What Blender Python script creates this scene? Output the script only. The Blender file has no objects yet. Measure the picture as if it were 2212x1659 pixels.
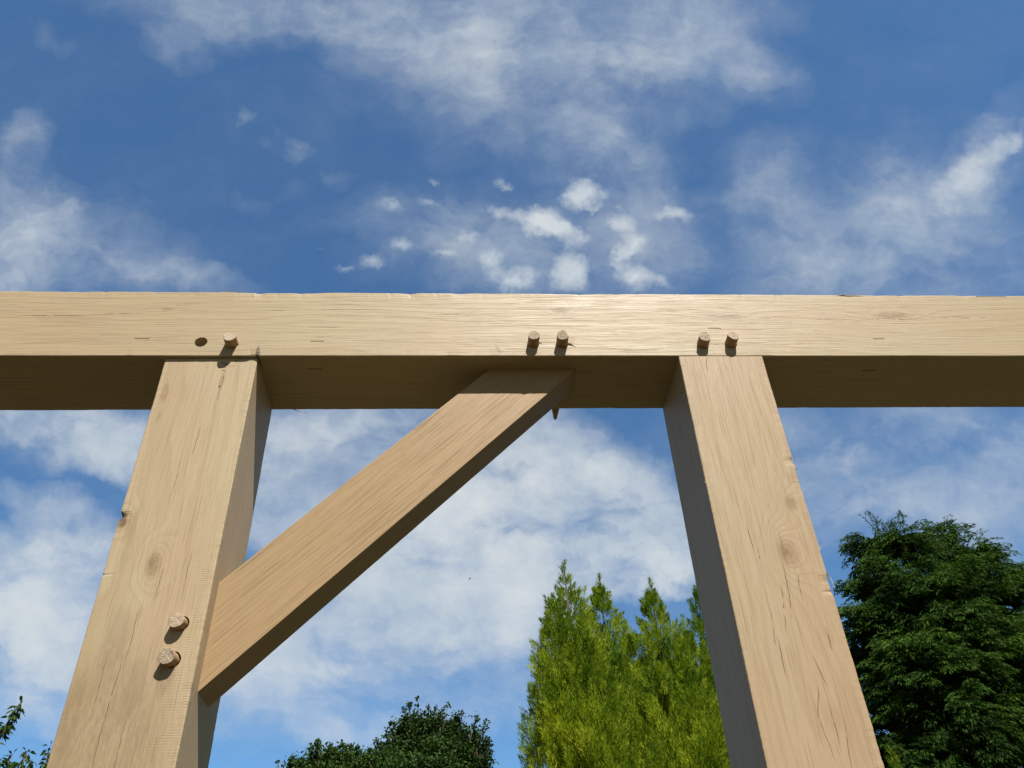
import bpy, math, random
import numpy as np
from mathutils import Vector, Matrix

# ------------------------------------------------------------------ camera
sc = bpy.context.scene
Z0 = 2.40                                   # height of the underside of the beam above the lawn
CAM = Vector((-0.3756, -1.0920, Z0 - 0.9474))
PITCH, YAW, ROLL = 0.67951, 0.07388, -0.04813
def basis():
    cy, sy, cp, sp = math.cos(YAW), math.sin(YAW), math.cos(PITCH), math.sin(PITCH)
    fwd = Vector((sy*cp, cy*cp, sp)); right = Vector((cy, -sy, 0)); up = right.cross(fwd)
    cr, sr = math.cos(ROLL), math.sin(ROLL)
    return cr*right + sr*up, -sr*right + cr*up, fwd
RT, UP, FW = basis()
cd = bpy.data.cameras.new('camera'); cam = bpy.data.objects.new('camera', cd); sc.collection.objects.link(cam)
m3 = Matrix((RT, UP, -FW)).transposed()
cam.matrix_world = Matrix.Translation(CAM) @ m3.to_4x4()
cd.sensor_width = 36; cd.lens = 36*1802.7/2212; cd.clip_start = 0.02; cd.clip_end = 3000
sc.camera = cam
sc.view_settings.view_transform = 'Standard'; sc.view_settings.look = 'None'
sc.view_settings.exposure = 0.75; sc.view_settings.gamma = 1
FP = 1802.7
def ray(px, py):                            # direction of a sight line, photo reduced to 2212 x 1659
    return (RT*((px-1106)/FP) + UP*((829.5-py)/FP) + FW)
def at(px, py, Y):                          # the place at depth Y on that sight line
    d = ray(px, py); return CAM + d*((Y-CAM.y)/d.y)

# ------------------------------------------------------------------ sun and sky
SUN = Vector((0.36, -1.0, 1.60)).normalized()
sl = bpy.data.lights.new('sun', 'SUN'); sl.energy = 5.0; sl.angle = math.radians(0.53); sl.color = (1.0, 0.955, 0.90)
so = bpy.data.objects.new('sun', sl); sc.collection.objects.link(so)
so.rotation_euler = SUN.to_track_quat('Z', 'Y').to_euler(); so.location = (4, -8, 12)
elev = math.asin(SUN.z); azim = math.atan2(SUN.x, SUN.y)
world = bpy.data.worlds.new('World'); sc.world = world; world.use_nodes = True

class NT:
    """small helper for node graphs"""
    def __init__(s, tree): s.t = tree; s.n = tree.nodes; s.l = tree.links
    def link(s, a, b):
        s.l.new(a, b)
    def put(s, sock, v):
        if isinstance(v, bpy.types.NodeSocket): s.l.new(v, sock)
        elif v is not None: sock.default_value = v
    def node(s, typ, ins=None, **kw):
        n = s.n.new(typ)
        for k, v in kw.items(): setattr(n, k, v)
        for k, v in (ins or {}).items(): s.put(n.inputs[k], v)
        return n
    def math(s, op, a, b=None, c=None, clamp=False):
        n = s.n.new('ShaderNodeMath'); n.operation = op; n.use_clamp = clamp
        for i, v in enumerate((a, b, c)):
            if v is not None: s.put(n.inputs[i], v)
        return n.outputs[0]
    def vec(s, op, a, b=None, c=None, out=0):
        n = s.n.new('ShaderNodeVectorMath'); n.operation = op
        for i, v in enumerate((a, b, c)):
            if v is not None: s.put(n.inputs[i], v)
        return n.outputs[out]
    def dot(s, a, b):
        n = s.n.new('ShaderNodeVectorMath'); n.operation = 'DOT_PRODUCT'; s.put(n.inputs[0], a); s.put(n.inputs[1], b); return n.outputs['Value']
    def comb(s, x, y, z=0.0):
        return s.node('ShaderNodeCombineXYZ', {0: x, 1: y, 2: z}).outputs[0]
    def noise(s, v, scale=1.0, detail=4.0, rough=0.5, lac=2.0, dist=0.0, col=False):
        n = s.node('ShaderNodeTexNoise', {'Vector': v, 'Scale': scale, 'Detail': detail, 'Roughness': rough, 'Lacunarity': lac, 'Distortion': dist})
        return n.outputs['Color' if col else 'Fac']
    def mr(s, v, a, b, c=0.0, d=1.0, smooth=False):
        n = s.node('ShaderNodeMapRange', {0: v, 1: a, 2: b, 3: c, 4: d}); n.clamp = True
        if smooth: n.interpolation_type = 'SMOOTHSTEP'
        return n.outputs[0]
    def mix(s, f, a, b, blend='MIX'):
        n = s.node('ShaderNodeMix', data_type='RGBA', blend_type=blend); s.put(n.inputs[0], f)
        for i, v in ((6, a), (7, b)):
            if isinstance(v, tuple) and len(v) == 3: v = (*v, 1)
            s.put(n.inputs[i], v)
        return n.outputs[2]
    def blob(s, v, loc, rad, rot=0.0, axis=2, kind='SPHERICAL'):
        r = [0, 0, 0]; r[axis] = rot
        m = s.node('ShaderNodeMapping', {'Vector': v, 'Location': loc, 'Rotation': tuple(r), 'Scale': rad}, vector_type='TEXTURE')
        return s.node('ShaderNodeTexGradient', {'Vector': m.outputs[0]}, gradient_type=kind).outputs['Fac']

w = NT(world.node_tree); w.n.clear()
dirv = w.node('ShaderNodeTexCoord').outputs['Generated']
sky = w.node('ShaderNodeTexSky', sky_type='NISHITA', sun_disc=False, sun_elevation=elev, sun_rotation=azim, altitude=60, air_density=1.0, dust_density=0.35, ozone_density=2.0)
# the clouds live in a tangent plane of the sky dome round a fixed compass bearing (units: 1000 = 29 degrees)
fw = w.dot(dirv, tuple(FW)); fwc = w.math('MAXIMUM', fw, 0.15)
skyt = w.mix(w.mr(fw, 0.30, 0.66, 0, 1, True), (0.75, 0.67, 0.55, 1), (0.74, 1.17, 1.42, 1))  # sky out of view is dimmed and warmed to darken shaded wood
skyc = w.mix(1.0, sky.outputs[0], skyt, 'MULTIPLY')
u = w.math('MULTIPLY_ADD', w.math('DIVIDE', w.dot(dirv, tuple(RT)), fwc), FP/1000, 1.106)
v = w.math('MULTIPLY_ADD', w.math('DIVIDE', w.dot(dirv, tuple(UP)), fwc), -FP/1000, 0.8295)
P = w.comb(u, v, 0.0)
wa = w.vec('SUBTRACT', w.noise(P, 2.2, 3, 0.55, col=True), (0.5, 0.5, 0.5))
wb = w.vec('SUBTRACT', w.noise(P, 9.0, 4, 0.6, col=True), (0.5, 0.5, 0.5))
Pw = w.vec('MULTIPLY_ADD', wa, (0.20, 0.15, 0.0), P)
Pw = w.vec('MULTIPLY_ADD', wb, (0.13, 0.11, 0.0), Pw)
Ps = w.vec('MULTIPLY_ADD', w.vec('SUBTRACT', w.noise(P, 20.0, 4, 0.6, col=True), (0.5, 0.5, 0.5)), (0.075, 0.065, 0.0), P)
WISPS = [  # x, y, rx, ry, degrees, amount
 (420,30,260,90,12,0.288),(375,110,100,55,20,0.240),(640,10,300,110,5,0.320),(850,60,300,130,12,0.400),(1000,150,260,140,25,0.336),
 (1200,110,380,170,0,0.440),(1450,130,290,150,0,0.416),(1620,150,150,80,30,0.240),(1320,290,130,170,0,0.400),(1150,280,260,110,15,0.240),(1400,330,120,140,0,0.208),
 (1000,20,500,90,0,0.280),(1500,20,260,80,0,0.240),(900,250,260,90,25,0.128),
 (2000,480,330,260,0,0.288),(1840,580,300,170,0,0.496),(2090,370,190,100,-38,0.440),(2180,260,120,60,-50,0.272),(1900,430,130,90,0,0.176),(1680,500,150,230,10,0.288),(1620,400,110,120,40,0.160),
 (2170,560,160,120,0,0.160),(1930,340,120,60,-30,0.144),
 (60,520,200,150,20,0.416),(210,540,260,140,20,0.368),(10,500,110,80,0,0.440),(0,610,160,70,0,0.560),(400,600,170,50,5,0.336),(60,290,80,60,0,0.272),(20,390,130,120,0,0.272),(130,450,130,80,30,0.240),
 (620,315,45,32,40,0.179),(530,262,30,16,0,0.168),(90,75,50,28,20,0.144),(605,400,40,30,0,0.090),(705,380,40,25,0,0.101),(540,425,40,25,0,0.084),
 (800,450,190,60,0,0.128),(900,560,240,80,0,0.176),(1000,470,200,80,0,0.128),(1200,510,240,150,0,0.128),(1500,560,140,90,0,0.128),(1400,430,160,80,0,0.096),
 (150,930,330,110,12,0.550),(270,990,200,90,25,0.600),(60,900,160,60,0,0.400),(90,1080,110,50,20,0.340),(110,1180,230,90,0,0.550),(100,1270,300,140,0,0.750),(60,1350,300,130,0,0.850),(100,1450,300,120,0,0.520),(30,1400,200,100,0,0.500),(120,1530,200,60,0,0.280),
 (700,950,290,130,-5,0.550),(880,930,200,90,0,0.450),(600,1060,160,170,0,0.350),(960,1040,290,140,-20,0.550),(640,1150,220,110,0,0.340),(820,1180,260,110,0,0.500),
 (1230,990,220,130,20,0.620),(1200,1130,430,190,0,0.780),(1050,1240,440,150,-6,0.800),(1400,1130,230,150,30,0.620),(1450,1220,200,90,0,0.620),(1000,1110,220,110,0,0.500),(820,1290,230,80,-8,0.620),(1300,1230,260,100,0,0.500),
 (640,1400,290,110,-8,0.520),(570,1470,260,90,0,0.500),(760,1400,150,90,-20,0.340),(900,1370,330,110,-10,0.340),(1000,1430,300,100,0,0.340),(1080,1350,200,80,0,0.280),(900,1540,420,90,0,0.240),(650,1580,300,80,0,0.220),
 (1830,990,90,60,0,0.286),(1800,1060,300,160,0,0.204),(2020,930,330,120,0,0.204),(2160,1050,210,210,0,0.272),(1960,1120,300,110,0,0.190),(1700,940,150,100,0,0.136),
 (1230,540,330,200,0,.26),(1080,520,200,110,0,.16),(1430,520,180,150,0,.18),(900,500,220,100,0,.12)]
PUFFS = [
 (1257,425,57,49,0,1.15),(1168,478,76,51,10,1.05),(1205,505,41,28,30,.7),(1232,582,61,66,0,1.15),(1110,604,68,40,0,1.0),(1252,512,41,28,0,.75),(1340,474,45,45,0,.75),(1452,466,64,30,0,.70),
 (1366,530,50,36,-30,.74),(1340,560,34,32,0,.6),(1375,600,68,39,0,.85),(1062,562,34,47,20,.70),(1078,455,57,28,0,.60),(925,440,51,25,0,.50),(866,530,47,24,0,.50),(806,566,45,25,0,.55),(1010,507,60,24,0,.50),
 (955,548,45,21,0,.45),(742,582,45,19,0,.45),(850,440,51,19,0,.42),(932,390,33,17,0,.42),(1095,400,39,19,0,.42),(700,545,34,17,0,.36),(1290,455,24,13,-20,.45),(1430,610,31,21,0,.5),
 (2090,370,150,62,-38,.62),(2190,300,80,40,-55,.5),(2060,455,80,40,0,.46),(1930,440,70,34,10,.40),(1300,1010,120,70,25,.5),(1180,970,90,50,0,.42),(1830,985,60,34,0,.36),(240,1180,70,40,0,.4)]
def total(lst, coord):
    acc = None
    for (x, y, rx, ry, a, k) in lst:
        g = w.blob(coord, (x/1000, y/1000, 0), (rx/1000, ry/1000, 1), math.radians(a))
        acc = w.math('MULTIPLY', g, k) if acc is None else w.math('MULTIPLY_ADD', g, k, acc)
    return acc
E1 = total(WISPS, Pw); E2 = total(PUFFS, Ps)
Pst = w.vec('MULTIPLY', Pw, (1.0, 1.7, 1.0))
f1 = w.noise(Pst, 3.4, 8, 0.58); f2 = w.noise(w.vec('MULTIPLY_ADD', wb, (0.03, 0.03, 0), P), 12.0, 9, 0.64); f3 = w.noise(w.vec('MULTIPLY', Pw, (1, 3.2, 1)), 8.0, 6, 0.6)
low = w.mr(v, 0.80, 0.98)
s1 = w.mr(f1, 0.30, 0.70, 0.26, 1.26, True)
s1l = w.mr(f1, 0.32, 0.62, 0.34, 1.75, True)
s1 = w.math('ADD', w.math('MULTIPLY', s1, w.math('SUBTRACT', 1.0, low)), w.math('MULTIPLY', s1l, low))
s3 = w.mr(f3, 0.30, 0.70, 0.78, 1.20)
D1 = w.math('MULTIPLY', w.math('MULTIPLY', w.math('MULTIPLY_ADD', E1, 1.30, 0.035), s1), s3)
D1 = w.math('MULTIPLY', D1, w.mr(f2, 0.30, 0.70, 0.66, 1.36))
D1 = w.math('SUBTRACT', 1.0, w.math('EXPONENT', w.math('MULTIPLY', D1, -0.98)))
e2 = w.math('MULTIPLY_ADD', w.math('SUBTRACT', f2, 0.5), 1.15, E2)
D2 = w.math('MULTIPLY', w.mr(e2, 0.16, 0.90, 0, 1), w.mr(E2, 0.0, 0.40, 0, 0.92))
dens = w.math('SUBTRACT', 1.0, w.math('MULTIPLY', w.math('SUBTRACT', 1.0, D1), w.math('SUBTRACT', 1.0, D2)))
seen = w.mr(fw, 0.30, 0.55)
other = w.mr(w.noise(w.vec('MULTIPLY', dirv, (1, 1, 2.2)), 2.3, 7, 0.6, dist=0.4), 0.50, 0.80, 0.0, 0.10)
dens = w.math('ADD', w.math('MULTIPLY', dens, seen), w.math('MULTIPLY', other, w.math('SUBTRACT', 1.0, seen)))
shade = w.mr(w.noise(P, 5.0, 4, 0.55), 0.35, 0.68)
cloudc = w.mix(shade, (5.3, 6.1, 6.8, 1), (7.2, 7.6, 7.7, 1))
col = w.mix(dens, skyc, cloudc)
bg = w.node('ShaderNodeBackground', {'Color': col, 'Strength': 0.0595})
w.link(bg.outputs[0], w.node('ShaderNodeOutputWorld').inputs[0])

# ------------------------------------------------------------------ object helpers
def tag(o, label=None, cat=None, group=None, kind=None):
    if label: o['label'] = label
    if cat: o['category'] = cat
    if group: o['group'] = group
    if kind: o['kind'] = kind
    return o
def link(name, data, mats, parent=None, loc=None, rot=None):
    o = bpy.data.objects.new(name, data); sc.collection.objects.link(o)
    for m in (mats if isinstance(mats, (list, tuple)) else [mats]): data.materials.append(m)
    if loc is not None: o.location = loc
    if rot is not None: o.rotation_euler = rot
    if parent is not None: o.parent = parent
    return o
def empty(name, loc):
    o = bpy.data.objects.new(name, None); sc.collection.objects.link(o); o.location = loc; o.empty_display_size = 0.2
    return o
def mesh(name, V, F, smooth=False):
    me = bpy.data.meshes.new(name); me.from_pydata([tuple(p) for p in V], [], F); me.update()
    if smooth: me.polygons.foreach_set('use_smooth', [True]*len(me.polygons))
    return me
def mesh_tris(name, V, k, tint=None, smooth=False):
    """V: (n*k, 3) array, faces of k corners each with their own vertices"""
    V = np.asarray(V, dtype=np.float32).reshape(-1, 3); nf = len(V)//k
    me = bpy.data.meshes.new(name); me.vertices.add(len(V)); me.vertices.foreach_set('co', V.ravel())
    me.loops.add(len(V)); me.loops.foreach_set('vertex_index', np.arange(len(V), dtype=np.int32))
    me.polygons.add(nf); me.polygons.foreach_set('loop_start', np.arange(0, len(V), k, dtype=np.int32))
    me.update(calc_edges=True)
    if tint is not None:
        a = me.attributes.new('tint', 'FLOAT', 'FACE'); a.data.foreach_set('value', np.asarray(tint, dtype=np.float32))
    return me

# ------------------------------------------------------------------ wood
def newmat(name):
    m = bpy.data.materials.new(name); m.use_nodes = True; t = NT(m.node_tree); t.n.clear(); return m, t
def finish(t, bsdf): t.link(bsdf.outputs[0], t.node('ShaderNodeOutputMaterial').inputs[0])

def wood(name, base, dark, pink, green, pith=(0.03, -0.05), ringf=150.0, figure=1.0, knots=(), cracks=(), stains=(), saw=None, pores=1.0, rough=0.5, slope=0.0, seed=0.0):
    """oak: the length of the timber runs along object x; y is depth, z the other side"""
    m, t = newmat(name)
    co = t.node('ShaderNodeTexCoord').outputs['Object']
    cs = t.vec('ADD', co, (seed*3.1, seed*1.7, seed*0.9))
    wob = t.vec('SUBTRACT', t.noise(t.vec('MULTIPLY', cs, (1.7, 9, 9)), 1.0, 3, 0.5, col=True), (0.5, 0.5, 0.5))
    cw = t.vec('MULTIPLY_ADD', wob, (0.0, 0.030*figure, 0.030*figure), co)
    sx = t.node('ShaderNodeSeparateXYZ', {0: cw}); X, Y, Z = sx.outputs
    dy = t.math('SUBTRACT', Y, pith[0]); dz = t.math('MULTIPLY_ADD', X, slope, t.math('SUBTRACT', Z, pith[1]))
    rad = t.math('SQRT', t.math('ADD', t.math('MULTIPLY', dy, dy), t.math('MULTIPLY', dz, dz)))
    rad = t.math('MULTIPLY_ADD', t.noise(t.vec('MULTIPLY', cs, (1.5, 4, 4)), 1.0, 2, 0.5), 0.05*figure, rad)
    kmask = None
    for (kx, ky, kz, rx, rz, h) in knots:
        g = t.blob(cw, (kx, ky, kz), (rx*2.6, 0.09, rz*2.6), 0.0, 1)
        g2 = t.math('MULTIPLY', g, g)
        rad = t.math('MULTIPLY_ADD', g2, h, rad)
        core = t.mr(t.blob(cw, (kx, ky, kz), (rx, 0.09, rz), 0.0, 1), 0.0, 0.75, 0, 1, True)
        kmask = core if kmask is None else t.math('MAXIMUM', kmask, core)
    ph = t.math('MULTIPLY', rad, ringf)
    fr = t.math('FRACT', ph)
    late = t.math('POWER', fr, 2.6)
    late = t.math('MULTIPLY', late, t.mr(t.noise(t.math('FLOOR', ph) if False else t.vec('MULTIPLY', cs, (1.2, 25, 25)), 1.0, 3), 0.35, 0.65, 0.25, 1.0))
    late = t.math('MULTIPLY', late, t.mr(fr, 0.93, 1.0, 1.0, 0.0))
    # vessels: short dark strokes along the grain
    pc = t.vec('MULTIPLY', t.vec('MULTIPLY_ADD', wob, (0.0, 0.010, 0.010), cs), (11, 760, 760))
    por = t.mr(t.noise(pc, 1.0, 2.0, 0.5), 0.58, 0.72)
    pc2 = t.vec('MULTIPLY', t.vec('MULTIPLY_ADD', wob, (0.0, 0.014, 0.014), cs), (6, 430, 430))
    por2 = t.mr(t.noise(pc2, 1.0, 3.0, 0.6), 0.60, 0.76)
    fib = t.noise(t.vec('MULTIPLY', cs, (7, 260, 260)), 1.0, 4.0, 0.65)
    big = t.noise(t.vec('MULTIPLY', cs, (2.2, 7, 7)), 1.0, 3.0, 0.5)
    big2 = t.noise(t.vec('MULTIPLY', cs, (3.0, 16, 16)), 1.0, 3.0, 0.55, dist=0.3)
    c = t.mix(t.mr(big, 0.35, 0.66, 0, 0.75, True), base, pink)
    c = t.mix(t.mr(big2, 0.52, 0.74, 0, 0.6, True), c, green)
    c = t.mix(t.math('MULTIPLY', late, 0.40), c, dark)
    c = t.mix(t.mr(fib, 0.36, 0.68, 0.26, 0.0), c, dark)
    c = t.mix(t.mr(t.noise(t.vec('MULTIPLY', cs, (60, 900, 900)), 1.0, 2, 0.5), 0.4, 0.62, 0.12, 0.0), c, dark)
    c = t.mix(t.math('MULTIPLY', por, 0.33*pores), c, tuple(0.42*x for x in dark))
    c = t.mix(t.math('MULTIPLY', por2, 0.20*pores), c, tuple(0.55*x for x in dark))
    if kmask is not None:
        c = t.mix(t.math('MULTIPLY', kmask, t.mr(t.noise(t.vec('MULTIPLY', cs, (90, 160, 160)), 1.0, 4, 0.7), 0.35, 0.65, 0.42, 0.85)), c, (0.20, 0.125, 0.062))
    wob2 = t.vec('SUBTRACT', t.noise(t.vec('MULTIPLY', cs, (38, 38, 38)), 1.0, 4, 0.6, col=True), (0.5, 0.5, 0.5))
    cwk = t.vec('MULTIPLY_ADD', wob2, (0.010, 0.0, 0.010), co)
    for (x, z, rx, rz, colr, a, rot) in stains:
        g = t.blob(cwk, (x, 0.0, z), (rx, 0.05, rz), rot, 1)
        brk = t.mr(t.noise(t.vec('MULTIPLY', cs, (70, 260, 260)), 1.0, 4, 0.7), 0.30, 0.62, 0.45, 1.0)
        c = t.mix(t.math('MULTIPLY', t.math('MULTIPLY', t.mr(g, 0.0, 0.55, 0, 1, True), brk), a), c, colr)
    height = t.math('MULTIPLY', t.math('ADD', por, por2), -0.6)
    if cracks:
        acc = None
        wob3 = t.vec('SUBTRACT', t.noise(t.vec('MULTIPLY', cs, (22, 22, 22)), 1.0, 3, 0.6, col=True), (0.5, 0.5, 0.5))
        cc = t.vec('MULTIPLY_ADD', wob3, (0.0, 0.0, 0.011), co)
        gate = t.mr(t.noise(t.vec('MULTIPLY', cs, (60, 120, 120)), 1.0, 2, 0.5), 0.36, 0.50)
        for (x, z, rx, rz, rot) in cracks:
            g = t.mr(t.blob(cc, (x, 0.0, z), (rx*0.9, 0.03, rz*0.78), rot, 1), 0.0, 0.6)
            acc = g if acc is None else t.math('MAXIMUM', acc, g)
        acc = t.math('MULTIPLY', acc, gate)
        c = t.mix(t.math('MULTIPLY', acc, 0.68), c, (0.045, 0.026, 0.014))
        height = t.math('MULTIPLY_ADD', acc, -2.0, height)
    height = t.math('MULTIPLY_ADD', fib, 0.9, height)
    height = t.math('MULTIPLY_ADD', late, -0.4, height)
    if saw is not None:                      # fine ribs left across the grain by the saw
        x0, z0, rx, rz = saw
        g = t.mr(t.blob(co, (x0, 0.0, z0), (rx, 0.12, rz), 0.0, 1), 0.0, 0.7)
        wv = t.node('ShaderNodeTexWave', {'Vector': t.vec('MULTIPLY_ADD', wob, (0.01, 0, 0), co), 'Scale': 92.0, 'Distortion': 2.5, 'Detail': 2.0}, wave_type='BANDS', bands_direction='X').outputs['Fac']
        gw = t.math('MULTIPLY', g, t.mr(wv, 0.62, 0.98)); gw = t.math('MULTIPLY', gw, t.mr(t.noise(t.vec('MULTIPLY', cs, (40, 60, 90)), 1.0, 3, 0.6), 0.40, 0.64))
        c = t.mix(t.math('MULTIPLY', gw, 0.22), c, tuple(0.7*x for x in dark))
        height = t.math('MULTIPLY_ADD', gw, -0.5, height)
    bump = t.node('ShaderNodeBump', {'Height': height, 'Strength': 0.55, 'Distance': 0.0007})
    rgh = t.mr(fib, 0.3, 0.7, rough+0.07, rough-0.05)
    b = t.node('ShaderNodeBsdfPrincipled', {'Base Color': c, 'Roughness': rgh, 'IOR': 1.45, 'Specular IOR Level': 0.27, 'Normal': bump.outputs[0]})
    finish(t, b); return m

BASE = (0.298, 0.233, 0.143); DARK = (0.270, 0.172, 0.085); PINK = (0.342, 0.245, 0.152); GRN = (0.322, 0.259, 0.158)

# ------------------------------------------------------------------ timbers
def fbm1(xs, rng, scale, octs=4):
    out = np.zeros_like(xs); a = 1.0; f = 1.0/scale
    for _ in range(octs):
        k = rng.random(4096)*2-1; p = (xs-xs.min()+3.3)*f; i = np.floor(p).astype(int); q = p-i; q = q*q*(3-2*q)
        out += a*(k[i % 4096]*(1-q)+k[(i+1) % 4096]*q); a *= 0.55; f *= 2.1
    return out
def timber(name, x0, x1, y0, y1, z0, z1, seed, bev=0.0016, rough=(1, 1, 1, 1), step=0.006, cut0=0.0, cut1=0.0, fine=None, bites=()):
    """a sawn timber along x; corners in order (y0,z0) (y1,z0) (y1,z1) (y0,z1); cut: lean of the end cuts; rough: wear of each arris"""
    rng = np.random.default_rng(seed)
    fa, fb = fine if fine else (x0, x1)
    xs = sorted(set([x0, x1] + list(np.arange(max(fa, x0), min(fb, x1), step)) + list(np.linspace(x0, x1, 12))))
    xs = np.array(xs); n = len(xs)
    corners = [(y0, z0, 1, 1), (y1, z0, -1, 1), (y1, z1, -1, -1), (y0, z1, 1, -1)]
    wear = []
    for k in range(4):
        f = fbm1(xs, rng, 0.05)*0.00035 + np.abs(fbm1(xs, rng, 0.012, 3))*0.00035
        for _ in range(int((x1-x0)*9*rough[k])):
            c = rng.uniform(x0, x1); wd = rng.uniform(0.004, 0.018); dp = rng.uniform(0.0003, 0.0011)*min(1.4, rough[k])
            f += dp*np.clip(1-np.abs((xs-c)/wd), 0, 1)**0.6
        f = f*min(rough[k], 1.0)
        for (kk, c, wd, dp) in bites:
            if kk == k: f += dp*np.clip(1-np.abs((xs-c)/wd), 0, 1)**0.7*(0.8+0.4*rng.random(n))
        wear.append(f)
    V = []; W_, Hh_ = y1-y0, z1-z0
    M = 0
    for i in range(n):
        ring = []
        for k, (cy, cz, sy, sz) in enumerate(corners):
            b = bev + max(0.0, wear[k][i]); o = wear[k][i]*0.5
            pa = (cy+sy*o, cz+sz*(b+o)); pm = (cy+sy*(o+b*0.3), cz+sz*(o+b*0.3)); pb = (cy+sy*(b+o), cz+sz*o)
            seq = (pa, pm, pb) if k in (0, 2) else (pb, pm, pa)
            ring += seq
            ny, nz = corners[(k+1) % 4][:2]
            for q in (0.12, 0.5, 0.88):
                ring.append((cy+(ny-cy)*q, cz+(nz-cz)*q))
        M = len(ring)
        for (yy, zz) in ring:
            xx = xs[i]
            if i == 0: xx = x0 + cut0*(zz-z0)
            elif i == n-1: xx = x1 + cut1*(zz-z0)
            V.append((xx, yy, zz))
    # keep stations inside a slanted end
    F = []
    for i in range(n-1):
        for j in range(M):
            a = i*M+j; b = i*M+(j+1) % M; F.append((a, b, b+M, a+M))
    F.append(tuple(range(M-1, -1, -1))); F.append(tuple((n-1)*M+j for j in range(M)))
    me = mesh(name, V, F)
    import bmesh
    bm = bmesh.new(); bm.from_mesh(me); bmesh.ops.recalc_face_normals(bm, faces=bm.faces); bm.to_mesh(me); bm.free()
    return me
def cyl(c, d, r, L, n=20, rx=1.0, seed=None, jag=0.0):
    """closed cylinder from c along d"""
    d = Vector(d).normalized(); a = d.orthogonal().normalized(); b = d.cross(a); rng = random.Random(seed)
    V = []; c = Vector(c); js = [1+rng.uniform(-jag, jag) for _ in range(n)]
    for s in (0, L):
        for k in range(n):
            t = 2*math.pi*k/n; V.append(c+d*s+(a*math.cos(t)*rx+b*math.sin(t))*r*js[k])
    F = [(k, (k+1) % n, n+(k+1) % n, n+k) for k in range(n)] + [tuple(range(n-1, -1, -1)), tuple(range(n, 2*n))]
    return V, F
def boxvf(c, s):
    V = [(c[0]+s[0]*i, c[1]+s[1]*j, c[2]+s[2]*k) for i in (-1, 1) for j in (-1, 1) for k in (-1, 1)]
    return V, [(0, 1, 3, 2), (4, 6, 7, 5), (0, 4, 5, 1), (2, 3, 7, 6), (0, 2, 6, 4), (1, 5, 7, 3)]
def carve(me, cutters, mats):
    """cut holes and slits out of a timber mesh"""
    o = bpy.data.objects.new('timber_blank', me); sc.collection.objects.link(o)
    import bmesh
    tools = []
    for (V, F) in cutters:
        cm = mesh('drill', V, F); bm = bmesh.new(); bm.from_mesh(cm); bmesh.ops.recalc_face_normals(bm, faces=bm.faces); bm.to_mesh(cm); bm.free()
        co = bpy.data.objects.new('drill', cm); sc.collection.objects.link(co); tools.append(co)
        md = o.modifiers.new('cut', 'BOOLEAN'); md.operation = 'DIFFERENCE'; md.solver = 'EXACT'; md.object = co
    dg = bpy.context.evaluated_depsgraph_get(); dg.update()
    out = bpy.data.meshes.new_from_object(o.evaluated_get(dg)); out.name = me.name
    for t in tools: bpy.data.objects.remove(t, do_unlink=True)
    bpy.data.objects.remove(o, do_unlink=True)
    out.materials.clear(); return out

frame = empty('timber_frame', (0.0, 0.0, 0.0))
tag(frame, 'pale green-oak pegged frame of one long beam, two square posts and a diagonal brace', 'timber frame')
PH = Z0 + 0.0
# pegs: x, z, radius, tip offset (x, y, z), on which timber
BP = [(-0.7751, 0.0272, 0.0106, (0.0005, -0.0185, 0.0008)), (-0.2546, 0.0288, 0.0098, (0.0014, -0.0165, 0.0052)), (-0.2031, 0.0288, 0.0103, (0.0002, -0.0180, 0.0042)),
      (0.0485, 0.0281, 0.0102, (0.0010, -0.0155, 0.0042)), (0.0988, 0.0282, 0.0100, (0.0024, -0.0165, 0.0058))]
XL, WL, YL, DL = -0.8817, 0.1541, 0.0061, 0.1408
PP = [(-0.7598, -0.4735, 0.0102, (-0.0018, -0.0120, 0.0000)), (-0.7612, -0.5230, 0.0107, (-0.0022, -0.0125, 0.0004))]
HB, DB = 0.1532, 0.1522

# the beam (object x = world x, origin on the lower front arris above the right post's left arris)
beam_m = wood('sawn_oak_beam', (0.390, 0.327, 0.206), DARK, (0.393, 0.305, 0.193), (0.378, 0.327, 0.203), pith=(0.16, -0.02), ringf=120, figure=1.25, seed=1.3, rough=0.46,
    knots=[(-0.20, 0, 0.105, 0.020, 0.012, 0.025), (0.42, 0, 0.10, 0.05, 0.012, 0.035), (0.10, 0, 0.095, 0.05, 0.010, 0.02)],
    cracks=[(0.42, 0.090, 0.09, 0.0011, 0.0), (0.56, 0.094, 0.10, 0.0010, 0.01), (0.30, 0.088, 0.06, 0.0008, 0), (-1.10, 0.092, 0.09, 0.0012, -0.03), (-0.98, 0.098, 0.06, 0.0009, -0.05), (-0.90, 0.117, 0.05, 0.0007, 0), (-0.70, 0.108, 0.03, 0.0006, 0),
            (-0.20, 0.090, 0.05, 0.0006, 0), (0.02, 0.112, 0.05, 0.0006, 0), (-0.40, 0.098, 0.05, 0.0006, 0), (-0.62, 0.066, 0.04, 0.0006, 0), (-0.775, 0.0272, 0.035, 0.0006, 0), (-0.23, 0.030, 0.05, 0.0007, 0), (0.07, 0.027, 0.05, 0.0005, 0)],
    stains=[(-0.900, 0.109, 0.014, 0.006, (0.229, 0.174, 0.069), 0.75, 0), (-0.3165, 0.017, 0.016, 0.0035, (0.139, 0.104, 0.062), 0.55, 1.1), (-0.727, 0.008, 0.004, 0.020, (0.035, 0.028, 0.021), 0.9, 0),
            (-1.06, 0.085, 0.09, 0.016, (0.306, 0.188, 0.111), 0.4, 0), (-0.203, 0.112, 0.020, 0.008, (0.250, 0.181, 0.090), 0.5, 0), (-1.00, 0.04, 0.16, 0.02, (0.306, 0.208, 0.118), 0.28, 0)])
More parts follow.
